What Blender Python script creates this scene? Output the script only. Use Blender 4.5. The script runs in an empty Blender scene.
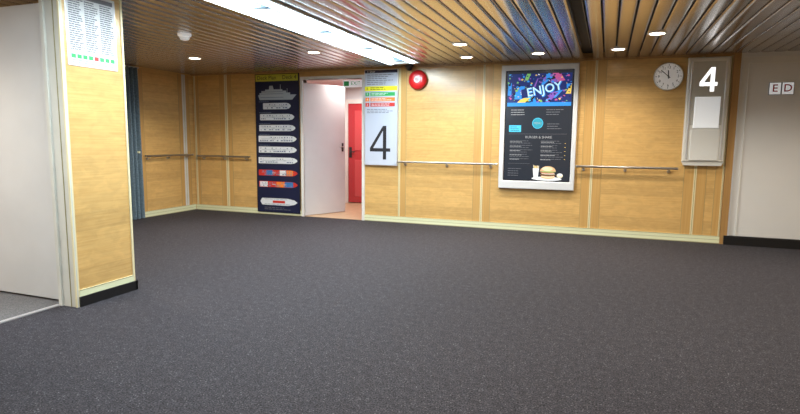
import bpy, math, random
from mathutils import Vector, Matrix
random.seed(4)
S=0.89
H=2.579; D=8.636
scene=bpy.context.scene
col=scene.collection
try: scene.view_settings.view_transform='Standard'
except Exception: pass

# ---------------------------------------------------------------- materials
def mat(name,c,rough=.5,metal=0,emit=0,ecol=None,spec=None,noise=0,nscale=30,bump=0,coat=0):
    m=bpy.data.materials.new(name); m.use_nodes=True
    nt=m.node_tree; b=nt.nodes['Principled BSDF']
    b.inputs['Base Color'].default_value=(*c,1); b.inputs['Roughness'].default_value=rough
    b.inputs['Metallic'].default_value=metal
    if spec is not None: b.inputs['Specular IOR Level'].default_value=spec
    if coat: b.inputs['Coat Weight'].default_value=coat; b.inputs['Coat Roughness'].default_value=.15
    if emit:
        b.inputs['Emission Color'].default_value=(*(ecol or c),1); b.inputs['Emission Strength'].default_value=emit
    if noise or bump:
        tc=nt.nodes.new('ShaderNodeTexCoord'); n=nt.nodes.new('ShaderNodeTexNoise')
        n.inputs['Scale'].default_value=nscale; n.inputs['Detail'].default_value=4
        nt.links.new(tc.outputs['Object'],n.inputs['Vector'])
        if noise:
            r=nt.nodes.new('ShaderNodeValToRGB')
            r.color_ramp.elements[0].color=(*[x*(1-noise) for x in c],1); r.color_ramp.elements[1].color=(*[min(1,x*(1+noise)) for x in c],1)
            r.color_ramp.elements[0].position=.3; r.color_ramp.elements[1].position=.7
            nt.links.new(n.outputs['Fac'],r.inputs['Fac']); nt.links.new(r.outputs['Color'],b.inputs['Base Color'])
        if bump:
            bp=nt.nodes.new('ShaderNodeBump'); bp.inputs['Strength'].default_value=bump; bp.inputs['Distance'].default_value=.003
            nt.links.new(n.outputs['Fac'],bp.inputs['Height']); nt.links.new(bp.outputs['Normal'],b.inputs['Normal'])
    return m

def wood(name,c1,c2,scale,band=True):
    m=bpy.data.materials.new(name); m.use_nodes=True; nt=m.node_tree; N=nt.nodes; Lk=nt.links
    b=N['Principled BSDF']; b.inputs['Roughness'].default_value=.28; b.inputs['Coat Weight'].default_value=.2; b.inputs['Coat Roughness'].default_value=.15
    tc=N.new('ShaderNodeTexCoord'); mp=N.new('ShaderNodeMapping'); mp.inputs['Scale'].default_value=scale
    n=N.new('ShaderNodeTexNoise'); n.inputs['Scale'].default_value=1; n.inputs['Detail'].default_value=5; n.inputs['Distortion'].default_value=.2
    Lk.new(tc.outputs['Object'],mp.inputs['Vector']); Lk.new(mp.outputs['Vector'],n.inputs['Vector'])
    r=N.new('ShaderNodeValToRGB'); r.color_ramp.elements[0].color=(*c1,1); r.color_ramp.elements[1].color=(*c2,1)
    r.color_ramp.elements[0].position=.26; r.color_ramp.elements[1].position=.74
    Lk.new(n.outputs['Fac'],r.inputs['Fac']); out=r.outputs['Color']
    if band:
        sx=N.new('ShaderNodeSeparateXYZ'); Lk.new(tc.outputs['Object'],sx.inputs[0])
        d=N.new('ShaderNodeMath'); d.operation='DIVIDE'; d.inputs[1].default_value=.155*S; Lk.new(sx.outputs['Z'],d.inputs[0])
        f=N.new('ShaderNodeMath'); f.operation='FLOOR'; Lk.new(d.outputs[0],f.inputs[0])
        w=N.new('ShaderNodeTexWhiteNoise'); w.noise_dimensions='1D'; Lk.new(f.outputs[0],w.inputs['W'])
        mr=N.new('ShaderNodeMapRange'); mr.inputs['To Min'].default_value=.90; mr.inputs['To Max'].default_value=1.05; Lk.new(w.outputs['Value'],mr.inputs['Value'])
        mp2=N.new('ShaderNodeMapping'); mp2.inputs['Scale'].default_value=(8,8,16); Lk.new(tc.outputs['Object'],mp2.inputs['Vector'])
        n3=N.new('ShaderNodeTexNoise'); n3.inputs['Scale'].default_value=1; n3.inputs['Detail'].default_value=3; n3.inputs['Distortion'].default_value=.9; Lk.new(mp2.outputs['Vector'],n3.inputs['Vector'])
        mr2=N.new('ShaderNodeMapRange'); mr2.inputs['From Min'].default_value=.3; mr2.inputs['From Max'].default_value=.7; mr2.inputs['To Min'].default_value=.92; mr2.inputs['To Max'].default_value=1.08; Lk.new(n3.outputs['Fac'],mr2.inputs['Value'])
        mm=N.new('ShaderNodeMath'); mm.operation='MULTIPLY'; Lk.new(mr.outputs[0],mm.inputs[0]); Lk.new(mr2.outputs[0],mm.inputs[1])
        mx=N.new('ShaderNodeVectorMath'); mx.operation='SCALE'; Lk.new(out,mx.inputs[0]); Lk.new(mm.outputs[0],mx.inputs['Scale']); out=mx.outputs[0]
    Lk.new(out,b.inputs['Base Color'])
    return m

M={}
M['wood']=wood('birch_veneer',(.55,.325,.108),(.645,.415,.158),(2.2,2.2,75))
M['stile']=wood('birch_stile',(.49,.28,.088),(.57,.35,.122),(60,60,1.5),False)
M['stile_dark']=wood('dark_oak_strip',(.33,.18,.06),(.42,.24,.09),(40,40,1.5),False)
M['cream']=mat('cream_enamel',(.70,.72,.48),.4)
M['trimc']=mat('pale_wood_strip',(.70,.62,.38),.4)
M['creamline']=mat('olive_line',(.28,.25,.12),.5)
M['whitep']=mat('white_paint',(.62,.63,.64),.45,noise=.04,nscale=3)
M['doorp']=mat('grey_beige_door_paint',(.56,.555,.54),.45,noise=.05,nscale=2)
M['jambp']=mat('cream_grey_paint',(.56,.55,.49),.45,noise=.05,nscale=6)
M['leafp']=mat('dull_white_door_paint',(.54,.53,.52),.45,noise=.04,nscale=3)
M['whited']=mat('white_frame_paint',(.66,.65,.61),.45,noise=.05,nscale=6)
M['silverf']=mat('silver_white_frame',(.66,.68,.70),.35,.15)
M['grey']=mat('warm_grey_paint',(.66,.65,.63),.45,noise=.03,nscale=2)
M['black']=mat('black_rubber',(.008,.008,.009),.4)
M['dark']=mat('dark_gap',(.012,.011,.012),.7)
M['chrome']=mat('brushed_steel',(.55,.53,.50),.3,1)
M['bronze']=mat('grey_rail_metal',(.36,.34,.32),.32,.9)
M['alu']=mat('aluminium',(.7,.7,.72),.35,.8)
M['white']=mat('white_plastic',(.8,.8,.8),.35)
M['platew']=mat('self_lit_white_plate',(.88,.88,.88),.4,emit=.30,ecol=(.9,.95,1))
M['dialw']=mat('self_lit_clock_dial',(.9,.9,.9),.5,emit=.12)  # slight emission lifts the dial's brightness; the clock has no lamp
M['offw']=mat('cream_grey_casing',(.66,.65,.60),.35,.1)
M['creamp']=mat('glass_like_panel',(.52,.51,.46),.2,.1,coat=.4)
M['lowp']=mat('frosted_panel',(.66,.655,.62),.4)
M['glow']=mat('lit_frosted_panel',(.80,.81,.80),.4,emit=.30,ecol=(.92,.96,1))
M['paper']=mat('paper',(.66,.66,.65),.6)
M['ink']=mat('black_ink',(.012,.012,.016),.5)
M['inkg']=mat('grey_ink',(.16,.16,.18),.6)
M['navy']=mat('navy_board',(.010,.014,.045),.35)
M['navyl']=mat('pale_plan',(.66,.69,.72),.5)
M['silh']=mat('grey_silhouette',(.36,.41,.46),.5)
M['planline']=mat('plan_line',(.17,.21,.29),.5)
M['red']=mat('red_enamel',(.60,.012,.014),.3,coat=.3)
M['redp']=mat('red_print',(.55,.03,.02),.5)
M['dred']=mat('dark_red_print',(.35,.01,.01),.5)
M['orange']=mat('orange_print',(.80,.22,.02),.5)
M['yellow']=mat('yellow_print',(.85,.78,.02),.5)
M['green']=mat('green_print',(.03,.40,.10),.5)
M['bluep']=mat('blue_print',(.02,.16,.45),.5)
M['olive']=mat('yellow_olive_header',(.50,.50,.05),.5)
M['lilac']=mat('blue_grey_board',(.48,.515,.60),.45)
M['curtain']=mat('blue_grey_curtain',(.11,.165,.21),.8,noise=.3,nscale=60)
M['redwall']=mat('pinkish_red_laminate',(.52,.07,.08),.15,coat=.6)
M['redtrim']=mat('red_door_laminate',(.42,.035,.045),.15,coat=.6)
M['corfloor']=mat('tan_vinyl',(.46,.31,.18),.4,noise=.1,nscale=10)
M['sidefloor']=mat('side_carpet_grey',(.12,.115,.115),.8,noise=.5,nscale=120)
M['lens']=mat('lit_lens',(1,.95,.82),.4,emit=14,ecol=(1,.88,.68))
M['tube']=mat('lit_diffuser',(1,1,1),.4,emit=13,ecol=(.66,.87,1))
M['tubedim']=mat('lit_blue_panel',(.30,.42,.52),.3,emit=.50,ecol=(.32,.66,.95))
M['four']=mat('lit_numeral',(1,1,1),.4,emit=1.4)
def scr(name,c,e=.75): M[name]=mat(name,tuple(x*.5 for x in c),.2,emit=e,ecol=c)
scr('s_black',(.012,.014,.02)); scr('s_blue',(.03,.25,.70),.95); scr('s_cyan',(.08,.52,.78),.9); scr('s_pale',(.50,.76,.88),.9); scr('s_teal',(.03,.30,.40),.8); scr('s_pink',(.55,.10,.30),.8); scr('s_yel',(.85,.62,.12))
scr('s_white',(.80,.83,.85)); scr('s_txt',(.36,.375,.39)); scr('s_grey',(.15,.16,.18)); scr('s_bun',(.66,.42,.22)); scr('s_bunl',(.85,.66,.42)); scr('s_green',(.26,.42,.14)); scr('s_lime',(.20,.50,.14),.8); scr('s_red',(.50,.12,.09)); scr('s_slate',(.022,.028,.04)); scr('s_purple',(.22,.10,.46),.9); scr('s_navy',(.015,.03,.16)); scr('s_patty',(.18,.09,.05)); scr('s_cream',(.75,.68,.52))

M['slat']=mat('pinkish_bronze_slat',(.545,.515,.51),.21,.80)
def carpet():
    m=bpy.data.materials.new('speckled_carpet'); m.use_nodes=True; nt=m.node_tree; N=nt.nodes; Lk=nt.links; b=N['Principled BSDF']
    b.inputs['Roughness'].default_value=.85; b.inputs['Specular IOR Level'].default_value=.2
    tc=N.new('ShaderNodeTexCoord')
    n=N.new('ShaderNodeTexNoise'); n.inputs['Scale'].default_value=125; n.inputs['Detail'].default_value=5
    nb=N.new('ShaderNodeTexNoise'); nb.inputs['Scale'].default_value=22; nb.inputs['Detail'].default_value=5
    v=N.new('ShaderNodeTexVoronoi'); v.inputs['Scale'].default_value=80; v.inputs['Randomness'].default_value=1
    n2=N.new('ShaderNodeTexNoise'); n2.inputs['Scale'].default_value=100; n2.inputs['Detail'].default_value=2
    for x in (n,v,n2,nb): Lk.new(tc.outputs['Object'],x.inputs['Vector'])
    r=N.new('ShaderNodeValToRGB'); r.color_ramp.elements[0].color=(.0075,.0068,.0084,1); r.color_ramp.elements[1].color=(.060,.0545,.063,1)
    r.color_ramp.elements[0].position=.37; r.color_ramp.elements[1].position=.68
    Lk.new(n.outputs['Fac'],r.inputs['Fac'])
    lt=N.new('ShaderNodeMapRange'); lt.inputs['From Min'].default_value=.36; lt.inputs['From Max'].default_value=.22; Lk.new(v.outputs['Distance'],lt.inputs['Value'])
    lt2=N.new('ShaderNodeMapRange'); lt2.inputs['From Min'].default_value=.48; lt2.inputs['From Max'].default_value=.60; Lk.new(n2.outputs['Fac'],lt2.inputs['Value'])
    mu=N.new('ShaderNodeMath'); mu.operation='MULTIPLY'; Lk.new(lt.outputs[0],mu.inputs[0]); Lk.new(lt2.outputs[0],mu.inputs[1])
    mx=N.new('ShaderNodeMixRGB'); mx.inputs['Color2'].default_value=(.120,.112,.122,1); Lk.new(mu.outputs[0],mx.inputs['Fac']); Lk.new(r.outputs['Color'],mx.inputs['Color1'])
    mr=N.new('ShaderNodeMapRange'); mr.inputs['From Min'].default_value=.35; mr.inputs['From Max'].default_value=.65; mr.inputs['To Min'].default_value=.80; mr.inputs['To Max'].default_value=1.2; Lk.new(nb.outputs['Fac'],mr.inputs['Value'])
    sc=N.new('ShaderNodeVectorMath'); sc.operation='SCALE'; Lk.new(mx.outputs['Color'],sc.inputs[0]); Lk.new(mr.outputs[0],sc.inputs['Scale'])
    Lk.new(sc.outputs[0],b.inputs['Base Color'])
    bp=N.new('ShaderNodeBump'); bp.inputs['Strength'].default_value=.35; bp.inputs['Distance'].default_value=.003; Lk.new(n.outputs['Fac'],bp.inputs['Height']); Lk.new(bp.outputs['Normal'],b.inputs['Normal'])
    return m
M['carpet']=carpet()

# ---------------------------------------------------------------- mesh builder
OR={'back':((1,0,0),(0,0,1),(0,-1,0)),'left':((0,1,0),(0,0,1),(1,0,0)),'ceil':((1,0,0),(0,-1,0),(0,0,-1)),
    'world':((1,0,0),(0,1,0),(0,0,1))}
class B:
    def __init__(s,orient='world',axes=None):
        a=axes or OR[orient]; s.a=[Vector(x) for x in a]; s.v=[]; s.f=[]; s.m=[]; s.mats=[]; s.sm=[]
    def mi(s,m):
        if m not in s.mats: s.mats.append(m)
        return s.mats.index(m)
    def add(s,vs,fs,m,smooth=False):
        o=len(s.v); s.v+= [tuple(s.a[0]*p[0]+s.a[1]*p[1]+s.a[2]*p[2]) for p in vs]
        for f in fs: s.f.append([i+o for i in f]); s.m.append(s.mi(m)); s.sm.append(smooth)
        return s
    def box(s,u0,u1,v0,v1,d0,d1,m):
        vs=[(u,v,d) for d in (d0,d1) for v in (v0,v1) for u in (u0,u1)]
        return s.add(vs,[(0,2,3,1),(4,5,7,6),(0,1,5,4),(2,6,7,3),(0,4,6,2),(1,3,7,5)],m)
    def bbox(s,u0,u1,v0,v1,d0,d1,m,r=.01):
        vs=[(u0,v0,d0),(u1,v0,d0),(u1,v1,d0),(u0,v1,d0),(u0,v0,d1-r),(u1,v0,d1-r),(u1,v1,d1-r),(u0,v1,d1-r),
            (u0+r,v0+r,d1),(u1-r,v0+r,d1),(u1-r,v1-r,d1),(u0+r,v1-r,d1)]
        fs=[(3,2,1,0),(8,9,10,11)]
        for i in range(4):
            j=(i+1)%4; fs+=[(i,j,j+4,i+4),(i+4,j+4,j+8,i+8)]
        return s.add(vs,fs,m)
    def quad(s,u0,u1,v0,v1,d,m): return s.add([(u0,v0,d),(u1,v0,d),(u1,v1,d),(u0,v1,d)],[(0,1,2,3)],m)
    def poly(s,pts,d,m): return s.add([(p[0],p[1],d) for p in pts],[tuple(range(len(pts)))],m)
    def prism(s,pts,d0,d1,m):
        n=len(pts); vs=[(p[0],p[1],d0) for p in pts]+[(p[0],p[1],d1) for p in pts]
        return s.add(vs,[tuple(range(n))[::-1],tuple(range(n,2*n))]+[(i,(i+1)%n,(i+1)%n+n,i+n) for i in range(n)],m)
    def disc(s,cu,cv,r,d,m,n=32,ry=None): return s.poly([(cu+r*math.cos(t*2*math.pi/n),cv+(ry or r)*math.sin(t*2*math.pi/n)) for t in range(n)],d,m)
    def lathe(s,cu,cv,prof,m,n=40):
        vs=[];fs=[]
        for r,d in prof:
            for t in range(n): a=t*2*math.pi/n; vs.append((cu+r*math.cos(a),cv+r*math.sin(a),d))
        for k in range(len(prof)-1):
            for t in range(n): u=(t+1)%n; fs.append((k*n+t,k*n+u,(k+1)*n+u,(k+1)*n+t))
        fs.append(tuple(range((len(prof)-1)*n,len(prof)*n)))
        return s.add(vs,fs,m,True)
    def rod(s,p,q,r,m,n=16):
        p=Vector(p);q=Vector(q);z=(q-p).normalized();x=z.orthogonal().normalized();y=z.cross(x)
        vs=[];
        for c in (p,q):
            for t in range(n): a=t*2*math.pi/n; vs.append(tuple(c+x*r*math.cos(a)+y*r*math.sin(a)))
        s.add(vs,[(t,(t+1)%n,(t+1)%n+n,t+n) for t in range(n)],m,True)
        return s.add(vs,[tuple(range(n))[::-1],tuple(range(n,2*n))],m)
    def line(s,p,q,w,d,m):
        p=Vector(p);q=Vector(q);t=(q-p).normalized();n=Vector((-t.y,t.x))*w/2
        return s.poly([tuple(p-n),tuple(q-n),tuple(q+n),tuple(p+n)],d,m)
    def four(s,cu,v0,h,k,d,m):
        w=h*.66; x1=cu+w*.22; yb=v0+h*.235
        s.quad(x1-k/2,x1+k/2,v0,v0+h,d,m)
        s.quad(cu-w/2,cu+w/2,yb,yb+k*.95,d+.0002,m)
        s.poly([(cu-w/2,yb),(cu-w/2+k*.95,yb+k*.9),(x1+.0*k,v0+h-k*.55),(x1-k/2,v0+h),(cu-w/2,yb+k*1.0)],d+.0004,m)
        return s
    def text(s,t,u,v,size,d,m,align='CENTER',bold=0,sx=1,rot=0):
        c=bpy.data.curves.new('t','FONT'); c.body=t; c.size=size; c.align_x=align; c.align_y='CENTER'; c.offset=bold; c.resolution_u=3
        o=bpy.data.objects.new('t',c); col.objects.link(o); dg=bpy.context.evaluated_depsgraph_get(); dg.update()
        me=o.evaluated_get(dg).to_mesh(); cs,sn=math.cos(rot),math.sin(rot)
        vs=[(u+(x.co.x*sx)*cs-x.co.y*sn,v+(x.co.x*sx)*sn+x.co.y*cs,d) for x in me.vertices]
        out=[]
        for p in me.polygons:
            out.append(tuple(p.vertices) if p.normal.z>0 else tuple(reversed(p.vertices)))
        s.add(vs,out,m); o.evaluated_get(dg).to_mesh_clear(); bpy.data.objects.remove(o); bpy.data.curves.remove(c)
        return s
    def bars(s,u0,u1,v,n,dv,h,d,m,words=4):
        for i in range(n):
            vv=v-i*dv; u=u0; end=u0+(u1-u0)*random.uniform(.65,1)
            while u<end:
                w=(u1-u0)*random.uniform(.08,.9/words); s.quad(u,min(u+w,end),vv-h/2,vv+h/2,d,m); u+=w+(u1-u0)*.025
        return s
    def obj(s,name,loc=(0,0,0),parent=None,**props):
        me=bpy.data.meshes.new(name); me.from_pydata(s.v,[],s.f)
        for m in s.mats: me.materials.append(M[m])
        for p,i,sm in zip(me.polygons,s.m,s.sm): p.material_index=i; p.use_smooth=sm
        me.update(); o=bpy.data.objects.new(name,me); col.objects.link(o)
        o.location=(0,0,0) if parent else loc
        if parent: o.parent=parent
        for k,vv in props.items(): o[k]=vv
        return o
def empty(name,loc,label,cat,group=None):
    o=bpy.data.objects.new(name,None); o.empty_display_size=.1; col.objects.link(o); o.location=loc; o['label']=label; o['category']=cat
    if group: o['group']=group
    return o
def dup(root,loc):
    n=root.copy(); col.objects.link(n); n.location=loc
    for c in root.children:
        k=c.copy(); col.objects.link(k); k.parent=n
    return n
ST=dict(kind='structure')

# ---------------------------------------------------------------- setting
B().box(-9,4.2,-2.4,12.5,-.2,0,'carpet').obj('floor',**ST)
X0,X1=-5.07,-3.93
YL=7.30
B().box(-7.6,X0,D,D+.12,0,2.7,'wood').box(X0,X1,D,D+.12,2.42,2.7,'wood').box(X1,1.58,D,D+.12,0,2.7,'wood').obj('wall_back',**ST)
B().box(1.58,3.5,D+.01,D+.12,0,2.7,'grey').obj('wall_grey',**ST)
B().box(-7.62,-7.5,YL,D,0,2.7,'wood').obj('wall_left',**ST)
B().box(-9,-8.88,3.6,YL,0,2.7,'whitep').box(-9,-7.62,YL,YL+.12,0,2.7,'whitep').obj('wall_side',**ST)
JX=-4.20
B().box(JX,-4.02,3.20,3.78,0,2.7,'wood').box(-9,JX,3.66,3.78,0,2.7,'wood').obj('wall_middle',**ST)
B().box(JX,-4.02,-2.4,2.1,0,2.7,'wood').obj('wall_near',**ST)
B().box(-6.2,-6.08,-2.4,3.66,0,2.7,'whitep').obj('wall_outer',**ST)
B().box(3.5,3.62,-2.4,D+.12,0,2.7,'wood').obj('wall_right',**ST)
B().box(-6.2,3.62,-2.52,-2.4,0,2.7,'wood').obj('wall_rear',**ST)
B().box(-6.08,-4.228,-2.4,3.66,0,.004,'sidefloor').obj('floor_side',**ST)

LX0,LX1=-3.28,-2.76
LY1=8.15
SX0,SX1=-.385,-.265
c=B().box(-9,3.62,-2.4,D,H+.09,H+.16,'dark')
pitch=.148
def slat(x0,x1,y0,y1):
    z=H; w=x1-x0; prof=[(x0,z+.04),(x0,z+.010)]
    for k in range(7):
        t=k/6; prof.append((x0+.004+(w-.008)*t, z+.004*(2*t-1)**2))
    prof+=[(x1,z+.010),(x1,z+.04)]
    vs=[(px,y,pz) for y in (y0,y1) for px,pz in prof]; n=len(prof)
    c.add(vs,[(i,i+1,i+1+n,i+n) for i in range(n-1)],'slat',True)
edges=[]
xs=LX0-.012
while xs>-8.9: edges.append((xs-pitch+.014,xs)); xs-=pitch
xs=LX1+.012
while xs<3.5:
    if xs+pitch<SX0+.02 or xs>SX1-.06: edges.append((xs,xs+pitch-.014)); xs+=pitch
    else:
        if xs<SX0: edges.append((xs,SX0-.01))
        xs=SX1+.01
for a,b in edges: slat(a,b,-2.35,D-.02)
xs=LX0+.006
for k in range(4): slat(xs,xs+.117,LY1+.05,D-.02); xs+=.129
c.obj('ceiling',**ST)
B().box(-7.5,1.58,D-.022,D,H-.02,H+.03,'stile_dark').obj('trim_1',**ST)
B().box(1.58,3.5,D-.012,D+.01,H-.05,H+.03,'whitep').obj('trim_2',**ST)

# baseboards
def base(b,u0,u1,d0,org):
    b.box(u0,u1,0,.105,d0,d0+.014,'cream').box(u0,u1,.052,.056,d0+.014,d0+.0155,'creamline').box(u0,u1,.101,.105,d0+.014,d0+.018,'creamline').box(u0,u1,0,.010,d0+.014,d0+.017,'creamline')
b=B('back'); base(b,-7.48,X0-.05,0,0); base(b,X1+.03,1.52,0,0); b.obj('baseboard_back',(0,D,0),**ST)
b=B('left'); base(b,YL,D-.02,0,0); b.obj('baseboard_left',(-7.5,0,0),**ST)
B('back').box(1.56,3.5,0,.11,-.01,.05,'black').box(1.56,3.5,.11,.125,-.01,.045,'black').obj('baseboard_grey',(0,D,0),**ST)
B().box(-4.03,-4.0,3.205,3.80,0,.085,'black').box(JX,-4.0,3.78,3.80,0,.085,'black').obj('baseboard_middle',**ST)
def vtrim(i,o,x,w,loc,stl=.09,sr=.09,mm='trimc'):
    b=B(o); b.box(x-w/2-stl,x-w/2,.105,H-.02,0,.003,'stile').box(x+w/2,x+w/2+sr,.105,H-.02,0,.003,'stile')
    b.box(x-w/2,x+w/2,.105,H-.02,0,.008,mm).box(x-.003,x+.003,.105,H-.02,.008,.009,'creamline')
    if stl: b.box(x-w/2-stl-.004,x-w/2-stl,.105,H-.02,0,.0035,'creamline')
    if sr: b.box(x+w/2+sr,x+w/2+sr+.004,.105,H-.02,0,.0035,'creamline')
    b.obj('trim_%d'%i,loc,**ST)
wl=(0,D,0)
for i,(x,w,a,bb) in enumerate([(-7.44,.04,.0,.06),(-6.72,.06,.11,.09),(-3.25,.03,.0,.10),(-1.85,.034,.12,.12),(-.21,.034,.12,.12),(1.16,.034,.12,.12),(1.50,.02,.08,.0)]):
    vtrim(3+i,'back',x,w,wl,a,bb)
B('back').box(1.515,1.60,.0,H,-.01,.03,'stile_dark').box(1.60,1.625,.11,H,-.01,.02,'whitep').obj('trim_10',wl,**ST)
vtrim(11,'left',8.40,.09,(-7.5,0,0),.09,.09,'whited')
vtrim(12,'left',YL+.02,.03,(-7.5,0,0),.0,.08)
B('left').box(3.20,3.212,.0,H,0,.008,'trimc').box(3.765,3.785,.085,H,0,.008,'trimc').box(3.212,3.765,.085,.14,0,.01,'cream').box(3.212,3.765,.135,.14,.01,.0115,'creamline').obj('trim_13',(-4.02,0,0),**ST)
B('back').box(JX-.005,-4.012,.0,H,0,.012,'jambp').box(-4.085,-4.078,.0,H,.012,.016,'creamline').box(-4.03,-4.012,.0,H,.012,.018,'trimc').box(JX-.005,JX+.03,.0,H,.012,.03,'jambp').obj('trim_14',(0,3.20,0),**ST)
B().box(-4.235,-4.19,2.1,3.18,0,.008,'alu').obj('trim_15',**ST)
d=B('back').bbox(-5.20,-4.225,.02,2.45,-.045,0,'doorp',.004).obj('door_1',(0,3.24,0),**ST)
B('back').rod((-4.213,.3,-.02),(-4.213,.42,-.02),.012,'chrome').obj('hinge',parent=d)
B('back').rod((-4.213,1.2,-.02),(-4.213,1.32,-.02),.012,'chrome').obj('hinge',parent=d)
B('back').rod((-5.14,1.05,0),(-5.14,1.05,.06),.012,'chrome').rod((-5.15,1.05,.06),(-5.02,1.05,.06),.012,'chrome').obj('handle',parent=d)

# doorway to corridor
b=B('back').box(X0-.05,X0,0,2.47,-.12,.02,'whited').box(X1,X1+.05,0,2.47,-.12,.02,'whited').box(X0,X1,2.42,2.47,-.12,.02,'whited'); b.obj('trim_16',wl,**ST)
hx,hy=-5.068,D+.01; ex,ey=-4.68,9.476
ax=Vector((ex-hx,ey-hy,0)).normalized(); nn=ax.cross(Vector((0,0,1)))
Lw=.93
DA=(ax,(0,0,1),nn)
d=B(axes=DA).bbox(0,Lw,.012,2.37,-.045,0,'leafp',.004).obj('door_2',(hx,hy,0),**ST)
B(axes=DA).box(Lw-.085,Lw-.045,1.16,1.32,0,.006,'ink').rod((Lw-.065,1.25,0),(Lw-.065,1.25,.04),.009,'chrome').rod((Lw-.065,1.25,.04),(Lw-.16,1.25,.04),.009,'chrome').obj('handle',parent=d)
B().box(-6.3,-6.2,D+.12,11.6,0,2.6,'whitep').obj('wall_corridor',**ST)
B().box(-3.55,-3.45,D+.12,11.6,0,2.6,'redwall').obj('wall_corridor_side',**ST)
B().box(-6.3,-3.45,11.5,11.6,0,2.6,'redwall').obj('wall_corridor_end',**ST)
B().box(-6.2,-3.55,D+.0,11.5,0,.006,'corfloor').obj('floor_corridor',**ST)
B().box(-6.3,-3.45,D+.12,11.6,2.50,2.6,'whitep').obj('ceiling_corridor',**ST)
b=B('back').bbox(-5.28,-4.55,.02,2.15,0,.04,'redtrim').obj('door_3',(0,10.9,0),**ST)
B('back').box(-5.40,-5.28,0,2.24,-.02,.06,'whited').box(-4.55,-4.50,0,2.25,-.02,.05,'whited').box(-5.28,-4.55,2.15,2.24,-.02,.06,'whited').obj('frame',parent=b)
B('back').bbox(-5.12,-4.70,1.15,2.0,.03,.052,'redwall',.006).obj('door_panel',parent=b)
B('back').bbox(-5.12,-4.70,.15,.95,.03,.052,'redwall',.006).obj('door_panel',parent=b)
B('back').box(-5.25,-5.19,1.0,1.22,.04,.052,'ink').rod((-5.22,1.12,.05),(-5.22,1.12,.09),.012,'ink').rod((-5.22,1.12,.09),(-5.10,1.12,.09),.012,'ink').obj('handle',parent=b)
B().box(-6.2,-5.40,10.9,11.0,0,2.5,'redwall').box(-4.5,-3.55,10.9,11.0,0,2.5,'redwall').box(-5.40,-4.5,10.92,11.0,2.24,2.5,'whitep').obj('wall_corridor_cross',**ST)
r=empty('hanging_sign',(-4.27,9.0,2.31),'small white sign hanging above the corridor','sign')
B('back').bbox(-.20,.20,0,.12,-.012,.012,'platew',.003).obj('plate',parent=r)
B('back').rod((-.15,.12,0),(-.15,.19,0),.005,'chrome').obj('hanger',parent=r)
B('back').rod((.15,.12,0),(.15,.19,0),.005,'chrome').obj('hanger',parent=r)
B('back').text('EXIT',0.05,.06,.09,.0128,'green').quad(-.18,-.08,.02,.10,.0128,'green').obj('printed_face',parent=r)

# ---------------------------------------------------------------- fixtures on ceiling
r=empty('linear_light',(0,0,H),'long recessed cool white fluorescent ceiling light with segmented panels','ceiling light')
y0,y1=-1.5,LY1
b=B(); b.box(LX0,LX0+.05,y0,y1,-.022,.08,'whited').box(LX1-.030,LX1,y0,y1,-.014,.08,'whited').box(LX0,LX1,y1,y1+.04,-.02,.08,'whited')
b.box(LX0,LX1,y0,y1,.065,.08,'whited'); b.obj('housing',parent=r)
yy=y0+.02
while yy<y1-.1:
    ye=min(yy+1.16,y1-.02)
    b=B(); b.box(LX0+.065,LX0+.120,yy,ye,-.040,.04,'tube').box(LX0+.14,LX1-.115,yy,ye,.014,.05,'tubedim').box(LX1-.095,LX1-.050,yy,ye,-.034,.04,'tube')
    b.box(LX0+.125,LX1-.10,ye,ye+.025,.006,.06,'inkg'); b.obj('diffuser',parent=r); yy+=1.20
b=B().box(SX0,SX1,-2.3,7.55,.04,.06,'dark').box(SX0,SX0+.008,-2.3,7.55,-.004,.05,'black').box(SX1-.008,SX1,-2.3,7.55,-.004,.05,'black')
b.obj('trim_17',(0,0,H),**ST)

DL=[(-1.78,6.83),(-1.96,7.90),(-.95,7.83),(.06,7.79),(.44,6.79),(-3.85,6.85),(-5.86,6.83),(-.9,3.6),(.44,4.2),(2.2,6.8),(2.2,4.6),(-.6,2.0),(1.9,2.0),(-1.2,.9),(-5.86,4.6),(-.6,-.6),(-5.0,2.0)]  # downlights out of frame are unseen, added to light the room
first=None
for i,(x,y) in enumerate(DL):
    if first is None:
        first=r=empty('downlight',(x,y,H),'round recessed downlight with a metal rim, lit','ceiling light','round ceiling downlights')
        B('ceil').lathe(0,0,[(.098,-.02),(.100,.004),(.092,.010),(.080,.008),(.072,-.006),(.066,-.012)],'alu').obj('rim',parent=r)
        B('ceil').disc(0,0,.076,.0085,'lens').obj('lens',parent=r)
    else: dup(first,(x,y,H))
r=empty('smoke_detector',(-4.63,5.24,H),'small white dome smoke detector on the slatted ceiling','smoke detector')
B('ceil').lathe(0,0,[(.075,-.01),(.075,.02),(.066,.028)],'platew').obj('base',parent=r)
B('ceil').lathe(0,0,[(.05,.025),(.056,.045),(.045,.065),(.02,.072)],'platew').obj('sensor_head',parent=r)
r=empty('dome_camera',(-3.06,D-.09,H),'small black dome camera with a dark collar','security camera')
B('ceil').lathe(0,0,[(.07,-.01),(.07,.02),(.064,.026)],'ink').obj('base',parent=r)
B('ceil').lathe(0,0,[(.054,.024),(.054,.04),(.046,.06),(.03,.075),(.01,.081)],'black').obj('dome',parent=r)

# ---------------------------------------------------------------- things on the back wall
r=empty('fire_bell',(-2.93,D,2.355),'round red metal fire alarm bell with a white centre label','alarm bell')
B('back').box(-.05,.05,-.06,.06,-.015,.03,'red').obj('base',parent=r)
B('back').lathe(0,0,[(.03,.0),(.150,.03),(.155,.045),(.150,.062),(.128,.078),(.09,.088),(.068,.0905)],'red').obj('gong',parent=r)
B('back').disc(0,0,.050,.0925,'paper').bars(-.036,.036,.018,3,.018,.007,.0932,'dred',2).obj('centre_label',parent=r)

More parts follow.
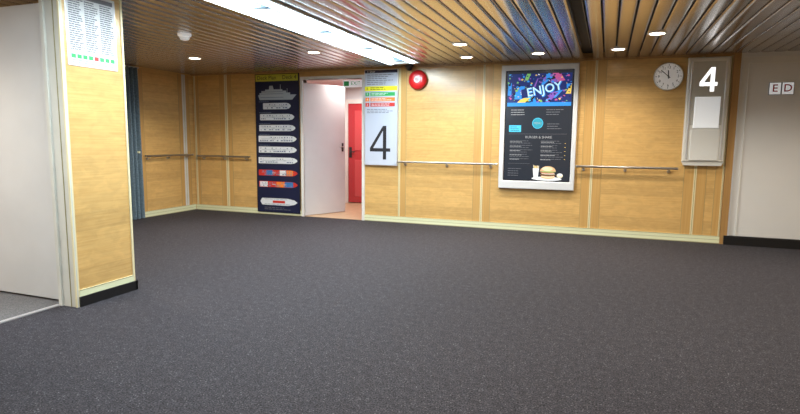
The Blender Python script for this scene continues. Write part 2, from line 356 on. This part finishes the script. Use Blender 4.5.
def handrail(name,orient,loc,u0,u1,label,nb=3):
    r=empty(name,loc,label,'handrail','wall handrails')
    b=B(orient).rod((u0,0,.075),(u1,0,.075),.017,'bronze'); b.obj('rail',parent=r)
    for k in range(nb):
        u=u0+.10+(u1-u0-.2)*k/(nb-1)
        B(orient).rod((u,-.045,0),(u,-.045,.012),.024,'chrome').rod((u,-.045,.01),(u,-.045,.06),.008,'chrome').rod((u,-.045,.055),(u,-.012,.075),.008,'chrome').obj('bracket',parent=r)
    B(orient).rod((u0-.012,0,.075),(u0+.004,0,.075),.020,'chrome').obj('end_cap',parent=r)
    B(orient).rod((u1-.004,0,.075),(u1+.012,0,.075),.020,'chrome').obj('end_cap',parent=r)
handrail('handrail','back',(-2.41,D,1.03),-.83,.80,'slim grey metal handrail on birch wall beside the menu screen')
handrail('handrail','back',(.24,D,1.03),-.66,.68,'slim grey metal handrail on birch wall under the clock')
handrail('handrail','back',(-6.77,D,1.05),-.59,.59,'slim grey metal handrail beside the deck plan board')
handrail('handrail','left',(-7.5,7.93,1.07),-.57,.57,'slim grey metal handrail on birch wall beside the curtain')

# deck plan board
r=empty('deck_plan_board',(-5.60,D-.004,.04),'tall navy board with white ship deck plans','wall sign')
B('back').box(-.455,.455,0,2.50,0,.022,'ink').obj('backing',parent=r)
b=B('back').quad(-.44,.44,.01,2.37,.0235,'navy').quad(-.44,.44,2.37,2.49,.0235,'olive')
b.text('Deck Plan',-.41,2.43,.10,.0245,'ink','LEFT'); b.text('Deck 4',.41,2.43,.10,.0245,'ink','RIGHT')
b.poly([(-.36,2.04),(.32,2.04),(.41,2.13),(-.39,2.13)],.0245,'silh').quad(-.36,.28,2.13,2.165,.0245,'silh').quad(-.32,.20,2.165,2.20,.0245,'silh').quad(-.24,.12,2.20,2.225,.0245,'silh')
b.poly([(-.16,2.225),(-.06,2.225),(-.08,2.29),(-.15,2.29)],.0245,'silh').line((.08,2.22),(.08,2.31),.010,.0245,'silh').line((.22,2.165),(.22,2.24),.008,.0245,'silh')
for v in (2.085,2.147,2.182): b.line((-.34,v),(.14,v),.005,.0255,'navy')
def plan(b,v,h,cols,w=.39):
    n=len(cols); pts=[(-w,v-h*.46),(-w+.012,v-h/2),(w*.66,v-h/2),(w*.86,v-h*.40),(w*.97,v-h*.16),(w,v),(w*.97,v+h*.16),(w*.86,v+h*.40),(w*.66,v+h/2),(-w+.012,v+h/2),(-w,v+h*.46)]
    b.poly(pts,.0245,cols[-1])
    L=w+w*.74
    for i,cc in enumerate(cols[:-1]): b.quad(-w+.02+L*i/(n-1),-w+.02+L*(i+1)/(n-1)-.008,v-h/2+.006,v+h/2-.006,.0252,cc)
    u=-w+.03
    while u<w*.74:
        q=random.uniform(.014,.045)
        if random.random()<.7: b.quad(u,u+q,v-h*.36,v-h*random.uniform(.14,.2),.0258,'planline')
        if random.random()<.7: b.quad(u+.01,u+q*.9,v+h*.14,v+h*random.uniform(.24,.36),.0258,'planline')
        u+=q+.014
    b.line((-w*.85,v),(w*.8,v),.004,.0257,'planline')
    b.quad(-w*.3,-w*.3+.07,v-h*.08,v+h*.06,.0259,'silh'); b.quad(w*.3,w*.3+.05,v-h*.08,v+h*.06,.0259,'silh')
vv=1.93
for k in range(8):
    if k<6: plan(b,vv,.112,['navyl'],[.29,.36,.38,.40,.40,.41][k])
    elif k==6: plan(b,vv-.03,.106,['redp','bluep','redp','navyl','orange','redp'],.41)
    else: plan(b,vv-.045,.106,['navyl','redp','orange','bluep','redp'],.41)
    if k<6: b.bars(-.38,-.1,vv+.080,1,.02,.008,.0245,'planline',5)
    vv-=.195
b.poly([(-.39,.20),(-.35,.262),(.20,.265),(.34,.240),(.40,.20),(.34,.160),(.20,.135),(-.35,.138)],.0245,'navyl'); b.quad(-.12,.14,.178,.222,.0255,'redp'); b.bars(-.3,.25,.155,1,.02,.008,.0256,'planline',5); b.bars(-.3,.25,.245,1,.02,.008,.0256,'planline',5)
b.bars(-.3,.3,.09,2,.03,.010,.0245,'inkg',6)
b.obj('printed_face',parent=r)

# deck number directory sign
r=empty('deck_directory',(-3.57,D-.004,.96),'tall pale blue-grey sign with coloured list and number four','wall sign')
B('back').box(-.30,.30,0,1.585,0,.045,'alu').obj('backing',parent=r)
b=B('back'); e=.020
b.quad(-.29,.29,.01,1.575,.0262+e,'lilac')
b.quad(-.29,.29,1.525,1.575,.0268+e,'navy').text('4  Deck',-.25,1.548,.045,.0275+e,'white','LEFT')
b.bars(-.25,.22,1.495,6,.030,.011,.0268+e,'inkg',5)
b.quad(-.29,.29,1.235,1.310,.0268+e,'yellow').text('6',-.245,1.273,.06,.0275+e,'ink').bars(-.19,.18,1.286,2,.026,.010,.0275+e,'ink',4)
for i,cc in enumerate(['green','orange','redp']):
    v=1.150-i*.086
    b.quad(-.28,-.21,v,v+.062,.0268+e,cc).quad(-.19,.25,v,v+.062,.0268+e,cc); b.bars(-.17,.22,v+.042,2,.022,.008,.0275+e,'white',5)
    b.text(str(5-i),-.245,v+.031,.050,.0275+e,'white')
b.bars(-.25,.22,.93,3,.026,.010,.0268+e,'inkg',5)
b.four(-.01,.10,.56,.060,.0275+e,'ink')
b.obj('printed_face',parent=r)

# menu display
r=empty('menu_display',(-1.01,D-.004,.66),'wall-mounted portrait digital menu screen in a silver frame','display screen')
b=B('back'); w=.565; hh=1.87
b.bbox(-w,w,0,.125,0,.06,'silverf',.010).bbox(-w,w,hh-.085,hh,0,.06,'silverf',.010).bbox(-w,-w+.07,.115,hh-.08,0,.06,'silverf',.008).bbox(w-.065,w,.115,hh-.08,0,.06,'silverf',.008).box(-w+.05,w-.05,.05,hh-.05,0,.03,'ink')
b.obj('frame',parent=r)
b=B('back'); z=.046
u0,u1,v0,v1=-.495,.50,.125,hh-.085
b.box(u0,u1,v0,v1,.03,.044,'s_black')
b.quad(u0+.015,u1-.015,v0+.015,v1-.015,z,'s_slate')
t0=1.29; T1=v1-.05; U0=u0+.03; U1=u1-.03
b.quad(U0,U1,t0,T1,z+.001,'s_navy')
cols=['s_blue','s_navy','s_purple','s_black','s_cyan','s_navy','s_blue','s_lime','s_blue','s_pink','s_navy','s_yel','s_black','s_purple']
def clip(p): return (min(max(p[0],U0),U1),min(max(p[1],t0),T1))
for k in range(30):
    c0=random.uniform(U0-.1,U1); ww=random.uniform(.04,.14); sl=random.uniform(-.15,.2); yb=random.uniform(t0,T1-.08); yt=min(T1,yb+random.uniform(.06,.2))
    b.poly([clip((c0,yb)),clip((c0+ww,yb)),clip((c0+ww+sl,yt)),clip((c0+sl,yt))],z+.0013+.000008*k,random.choice(cols))
for k in range(190):
    rr=random.uniform(.008,.030); cu=random.uniform(U0,U1); cv=random.uniform(t0,T1); a0=random.random()*6
    n=random.choice([4,5,7,9]); pts=[clip((cu+rr*math.cos(a0+6.283*i/n)*random.uniform(.5,1.0),cv+rr*.8*math.sin(a0+6.283*i/n)*random.uniform(.5,1.0))) for i in range(n)]
    b.poly(pts,z+.0016+.000005*k,random.choice(cols+(['s_white','s_yel'] if k%3==0 else [])))
b.poly([(-.25,t0+.08),(.40,t0+.21),(.39,t0+.34),(-.26,t0+.21)],z+.003,'s_navy')
b.text('ENJOY',.075,t0+.210,.175,z+.0036,'s_pale','CENTER',.002,1.0,.2)
b.text('ENJOY',.083,t0+.202,.175,z+.0033,'s_blue','CENTER',.006,1.0,.2)
b.quad(U0,U1,t0-.035,t0+.02,z+.0028,'s_blue')
b.disc(.0,1.00,.080,z+.002,'s_cyan').disc(.0,1.00,.073,z+.0025,'s_teal').text('MENU',.0,1.00,.042,z+.003,'s_txt','CENTER')
b.bars(u0+.09,u0+.30,1.20,3,.035,.009,z+.001,'s_txt',3); b.bars(.12,.38,1.20,3,.035,.009,z+.001,'s_grey',3)
b.quad(u0+.07,u0+.25,.87,.97,z+.001,'s_cyan').bars(u0+.09,u0+.23,.945,3,.028,.008,z+.0015,'s_slate',3)
b.bars(.14,.36,.99,3,.035,.008,z+.001,'s_grey',3)
b.line((u0+.07,.84),(u1-.07,.84),.003,z+.001,'s_grey')
b.text('BURGER & SHAKE',.02,.79,.050,z+.001,'s_txt','CENTER')
for cx in (u0+.09,.06): b.bars(cx,cx+.34,.735,9,.034,.006,z+.001,'s_grey',5)
for cx in (u0+.09,.06): b.bars(cx,cx+.22,.718,5,.066,.007,z+.0015,'s_txt',4)
for k in range(5): b.quad(u1-.095,u1-.08,.70-k*.06,.706-k*.06,z+.001,'s_yel')
b.line((u0+.07,.39),(u0+.40,.39),.003,z+.001,'s_grey'); b.bars(u0+.07,u0+.30,.31,4,.035,.007,z+.001,'s_grey',4)
bx,by,q=.18,.265,.92
def P(u,v): return (bx+q*u,by+q*v)
b.disc(*P(-.02,-.105),.24*q,z+.0011,'s_white',32,.030)
b.poly([P(-.23,-.09),P(-.16,-.09),P(-.145,.06),P(-.245,.06)],z+.0012,'s_white')
for k in range(7):
    b.line(P(-.225+.012*k,.05),P(-.235+.014*k,.10+random.uniform(0,.02)),.009,z+.0011,random.choice(['s_yel','s_bunl','s_cream']))
b.disc(*P(.19,-.05),.045,z+.0012,'s_cream',20,.035).disc(*P(.19,-.035),.035,z+.0013,'s_white',20,.02)
def blob(cu,cv,rx,ry,dd,m,jit=.08,n=22): b.poly([P(cu+rx*math.cos(6.283*i/n)*random.uniform(1-jit,1),cv+ry*math.sin(6.283*i/n)*random.uniform(1-jit,1)) for i in range(n)],dd,m)
blob(0,-.075,.12,.034,z+.0016,'s_bun'); blob(0,-.068,.11,.022,z+.0017,'s_bunl')
blob(0,-.042,.130,.026,z+.0018,'s_patty'); blob(.01,-.022,.128,.014,z+.0019,'s_cream',.3); blob(0,-.008,.132,.015,z+.0020,'s_red',.25); blob(0,.008,.140,.018,z+.0021,'s_green',.4,30)
b.poly([P(.125*math.cos(math.pi*i/16),.015+.088*math.sin(math.pi*i/16)) for i in range(17)],z+.0022,'s_bun')
blob(-.012,.056,.090,.036,z+.0023,'s_bunl'); blob(-.03,.07,.04,.014,z+.0024,'s_cream')
b.obj('screen',parent=r)

# wall clock
r=empty('wall_clock',(.735,D,2.30),'round white wall clock with black numerals','clock')
B('back').lathe(0,0,[(.185,0),(.190,.03),(.186,.045),(.178,.050),(.174,.042)],'whited').obj('rim',parent=r)
b=B('back').disc(0,0,.178,.0425,'dialw')
for k in range(60):
    a=math.radians(k*6); l=.012 if k%5 else .02
    b.line(((.166-l)*math.sin(a),(.166-l)*math.cos(a)),(.166*math.sin(a),.166*math.cos(a)),.002 if k%5 else .007,.0432,'ink')
for k in range(1,13):
    a=math.radians(k*30); b.text(str(k),.123*math.sin(a),.123*math.cos(a),.050,.0432,'ink','CENTER')
b.obj('dial',parent=r)
def hand(nm,ang,l,w,d):
    a=math.radians(ang); B('back').line((-.03*math.sin(a),-.03*math.cos(a)),(l*math.sin(a),l*math.cos(a)),w,d,'ink').obj(nm,parent=r)
hand('hour_hand',-4,.085,.014,.045); hand('minute_hand',-48,.13,.010,.047)
B('back').lathe(0,0,[(.010,.042),(.010,.050),(.004,.051)],'ink').obj('hub',parent=r)

# lit deck number box
r=empty('deck_number_box',(1.225,D-.004,1.07),'tall cream-grey wall box with lit number four','wall sign')
b=B('back').bbox(-.255,.255,.06,1.47,0,.08,'offw',.014)
b.prism([(-.255,.06),(-.23,.01),(.23,.01),(.255,.06)],0,.065,'offw'); b.obj('housing',parent=r)
B('back').bbox(-.215,-.200,.10,1.42,.08,.09,'alu',.003).obj('edge_strip',parent=r)
B('back').bbox(.200,.215,.10,1.42,.08,.09,'alu',.003).obj('edge_strip',parent=r)
B('back').box(-.19,.19,.56,1.41,.08,.086,'creamp').obj('number_panel',parent=r)
B('back').four(0.0,1.01,.32,.050,.0865,'four').obj('numeral',parent=r)
B('back').bbox(-.15,.16,.52,.94,.08,.100,'glow',.008).obj('white_panel',parent=r)
B('back').bbox(-.17,.18,.08,.50,.08,.092,'lowp',.006).obj('lower_panel',parent=r)

r=empty('letter_sign',(2.09,D+.01,2.11),'two small dark-edged white plates with red letters','wall sign')
for u,t,tm in ((-.072,'E','dred'),(.072,'D','dred')):
    B('back').bbox(u-.068,u+.068,-.080,.080,0,.008,'inkg',.002).box(u-.063,u+.063,-.075,.075,.008,.0105,'platew').obj('plate',parent=r)
    B('back').text(t,u,0,.135,.0112,tm,'CENTER',.002).obj('letter',parent=r)
b=B('back').box(1.72,3.4,2.44,2.455,0,.012,'whited').box(1.70,1.715,.125,2.455,0,.012,'whited'); b.obj('trim_18',(0,D+.01,0),**ST)

# notice on the middle wall
r=empty('safety_notice',(-4.02,3.475,1.96),'white paper notice with dense fine print and coloured symbols','notice')
B('left').box(-.235,.235,0,.585,0,.006,'alu').obj('backing',parent=r)
b=B('left').quad(-.228,.228,.006,.579,.0066,'paper')
b.quad(-.21,.21,.53,.565,.0071,'inkg')
for cx in (-.21,-.065,.08): b.bars(cx,cx+.135,.515,23,.0175,.0095,.0071,'inkg',2)
for k in range(8): b.quad(-.205+k*.053,-.165+k*.053,.060,.092,.0071,['green','green','green','green','redp','green','green','green'][k])
b.bars(-.2,.2,.045,2,.017,.006,.0071,'inkg',6)
b.obj('printed_face',parent=r)

# curtain at the side opening
r=empty('curtain',(-7.43,6.89,0),'blue-grey pleated curtain hanging almost full height','curtain')
n=110; vs=[];fs=[]
for k in range(n+1):
    y=-.42+.80*k/n; off=.055*math.sin(k*.5)+.01*math.sin(k*.27)
    for z_,sc in ((.015,1.1),(1.0,1.0),(2.2,.85),(2.54,.7)): vs.append((off*sc,y,z_))
for k in range(n):
    for j in range(3): fs.append((k*4+j,(k+1)*4+j,(k+1)*4+j+1,k*4+j+1))
b=B(); b.add(vs,fs,'curtain',True); o=b.obj('fabric',parent=r)
B().rod((0,-.5,2.545),(0,.40,2.545),.014,'chrome').obj('rod',parent=r)
B().box(-.055,.070,.25,.29,1.13,1.16,'cream').obj('tieback',parent=r)

# ---------------------------------------------------------------- lights
def area(name,loc,sx,sy,e,colr,rot=(0,0,0)):
    l=bpy.data.lights.new(name,'AREA'); l.shape='RECTANGLE'; l.size=sx*S; l.size_y=sy*S; l.energy=e; l.color=colr
    o=bpy.data.objects.new(name,l); col.objects.link(o); o.location=loc; o.rotation_euler=rot; return o
for i,(x,y) in enumerate(DL):
    l=bpy.data.lights.new('downlight_lamp','SPOT'); l.energy=225 if (x<-5 and y>4) else (160 if x>2 else 102)  # includes spots for the added out-of-frame downlights
    l.spot_size=math.radians(146); l.spot_blend=.75; l.shadow_soft_size=.06; l.color=(1,.92,.80)
    o=bpy.data.objects.new('downlight_lamp',l); col.objects.link(o); o.location=(x,y,H-.02)
area('strip_lamp',((LX0+LX1)/2,5.0,H-.06),.4,6.2,185,(.82,.93,1))
area('added_fill_near',(-.2,-1.0,H-.03),3,1.5,40,(1,.97,.95))  # unseen fill behind the camera, added to brighten the room
area('corridor_lamp',(-4.7,9.7,2.47),.8,1.2,48,(1,.92,.90))
area('added_fill_side',(-5.0,1.2,H-.03),1,1,38,(1,.97,.95))  # unseen fill added to brighten the left door

w=bpy.data.worlds.new('World'); scene.world=w; w.use_nodes=True
w.node_tree.nodes['Background'].inputs[0].default_value=(.6,.62,.65,1); w.node_tree.nodes['Background'].inputs[1].default_value=.3

# ---------------------------------------------------------------- camera
f=550.6; p,psi,roll=[math.radians(a) for a in (7.009,20.514,.555)]
F=Vector((-math.sin(psi)*math.cos(p),math.cos(psi)*math.cos(p),-math.sin(p)))
U=Vector((-math.sin(psi)*math.sin(p),math.cos(psi)*math.sin(p),math.cos(p)))
R=Vector((math.cos(psi),math.sin(psi),0))
c_,s_=math.cos(roll),math.sin(roll); R,U=R*c_+U*s_,U*c_-R*s_
cam=bpy.data.cameras.new('Camera'); cam.sensor_width=36; cam.lens=f*36/800; co=bpy.data.objects.new('Camera',cam); col.objects.link(co)
mw=Matrix((R,U,-F)).transposed().to_4x4(); mw.translation=Vector((0,0,1.4)); co.matrix_world=mw
scene.camera=co

done=set()
for o in scene.objects:
    o.location=o.location*S
    if o.type=='MESH' and o.data.name not in done:
        done.add(o.data.name); o.data.transform(Matrix.Scale(S,4))
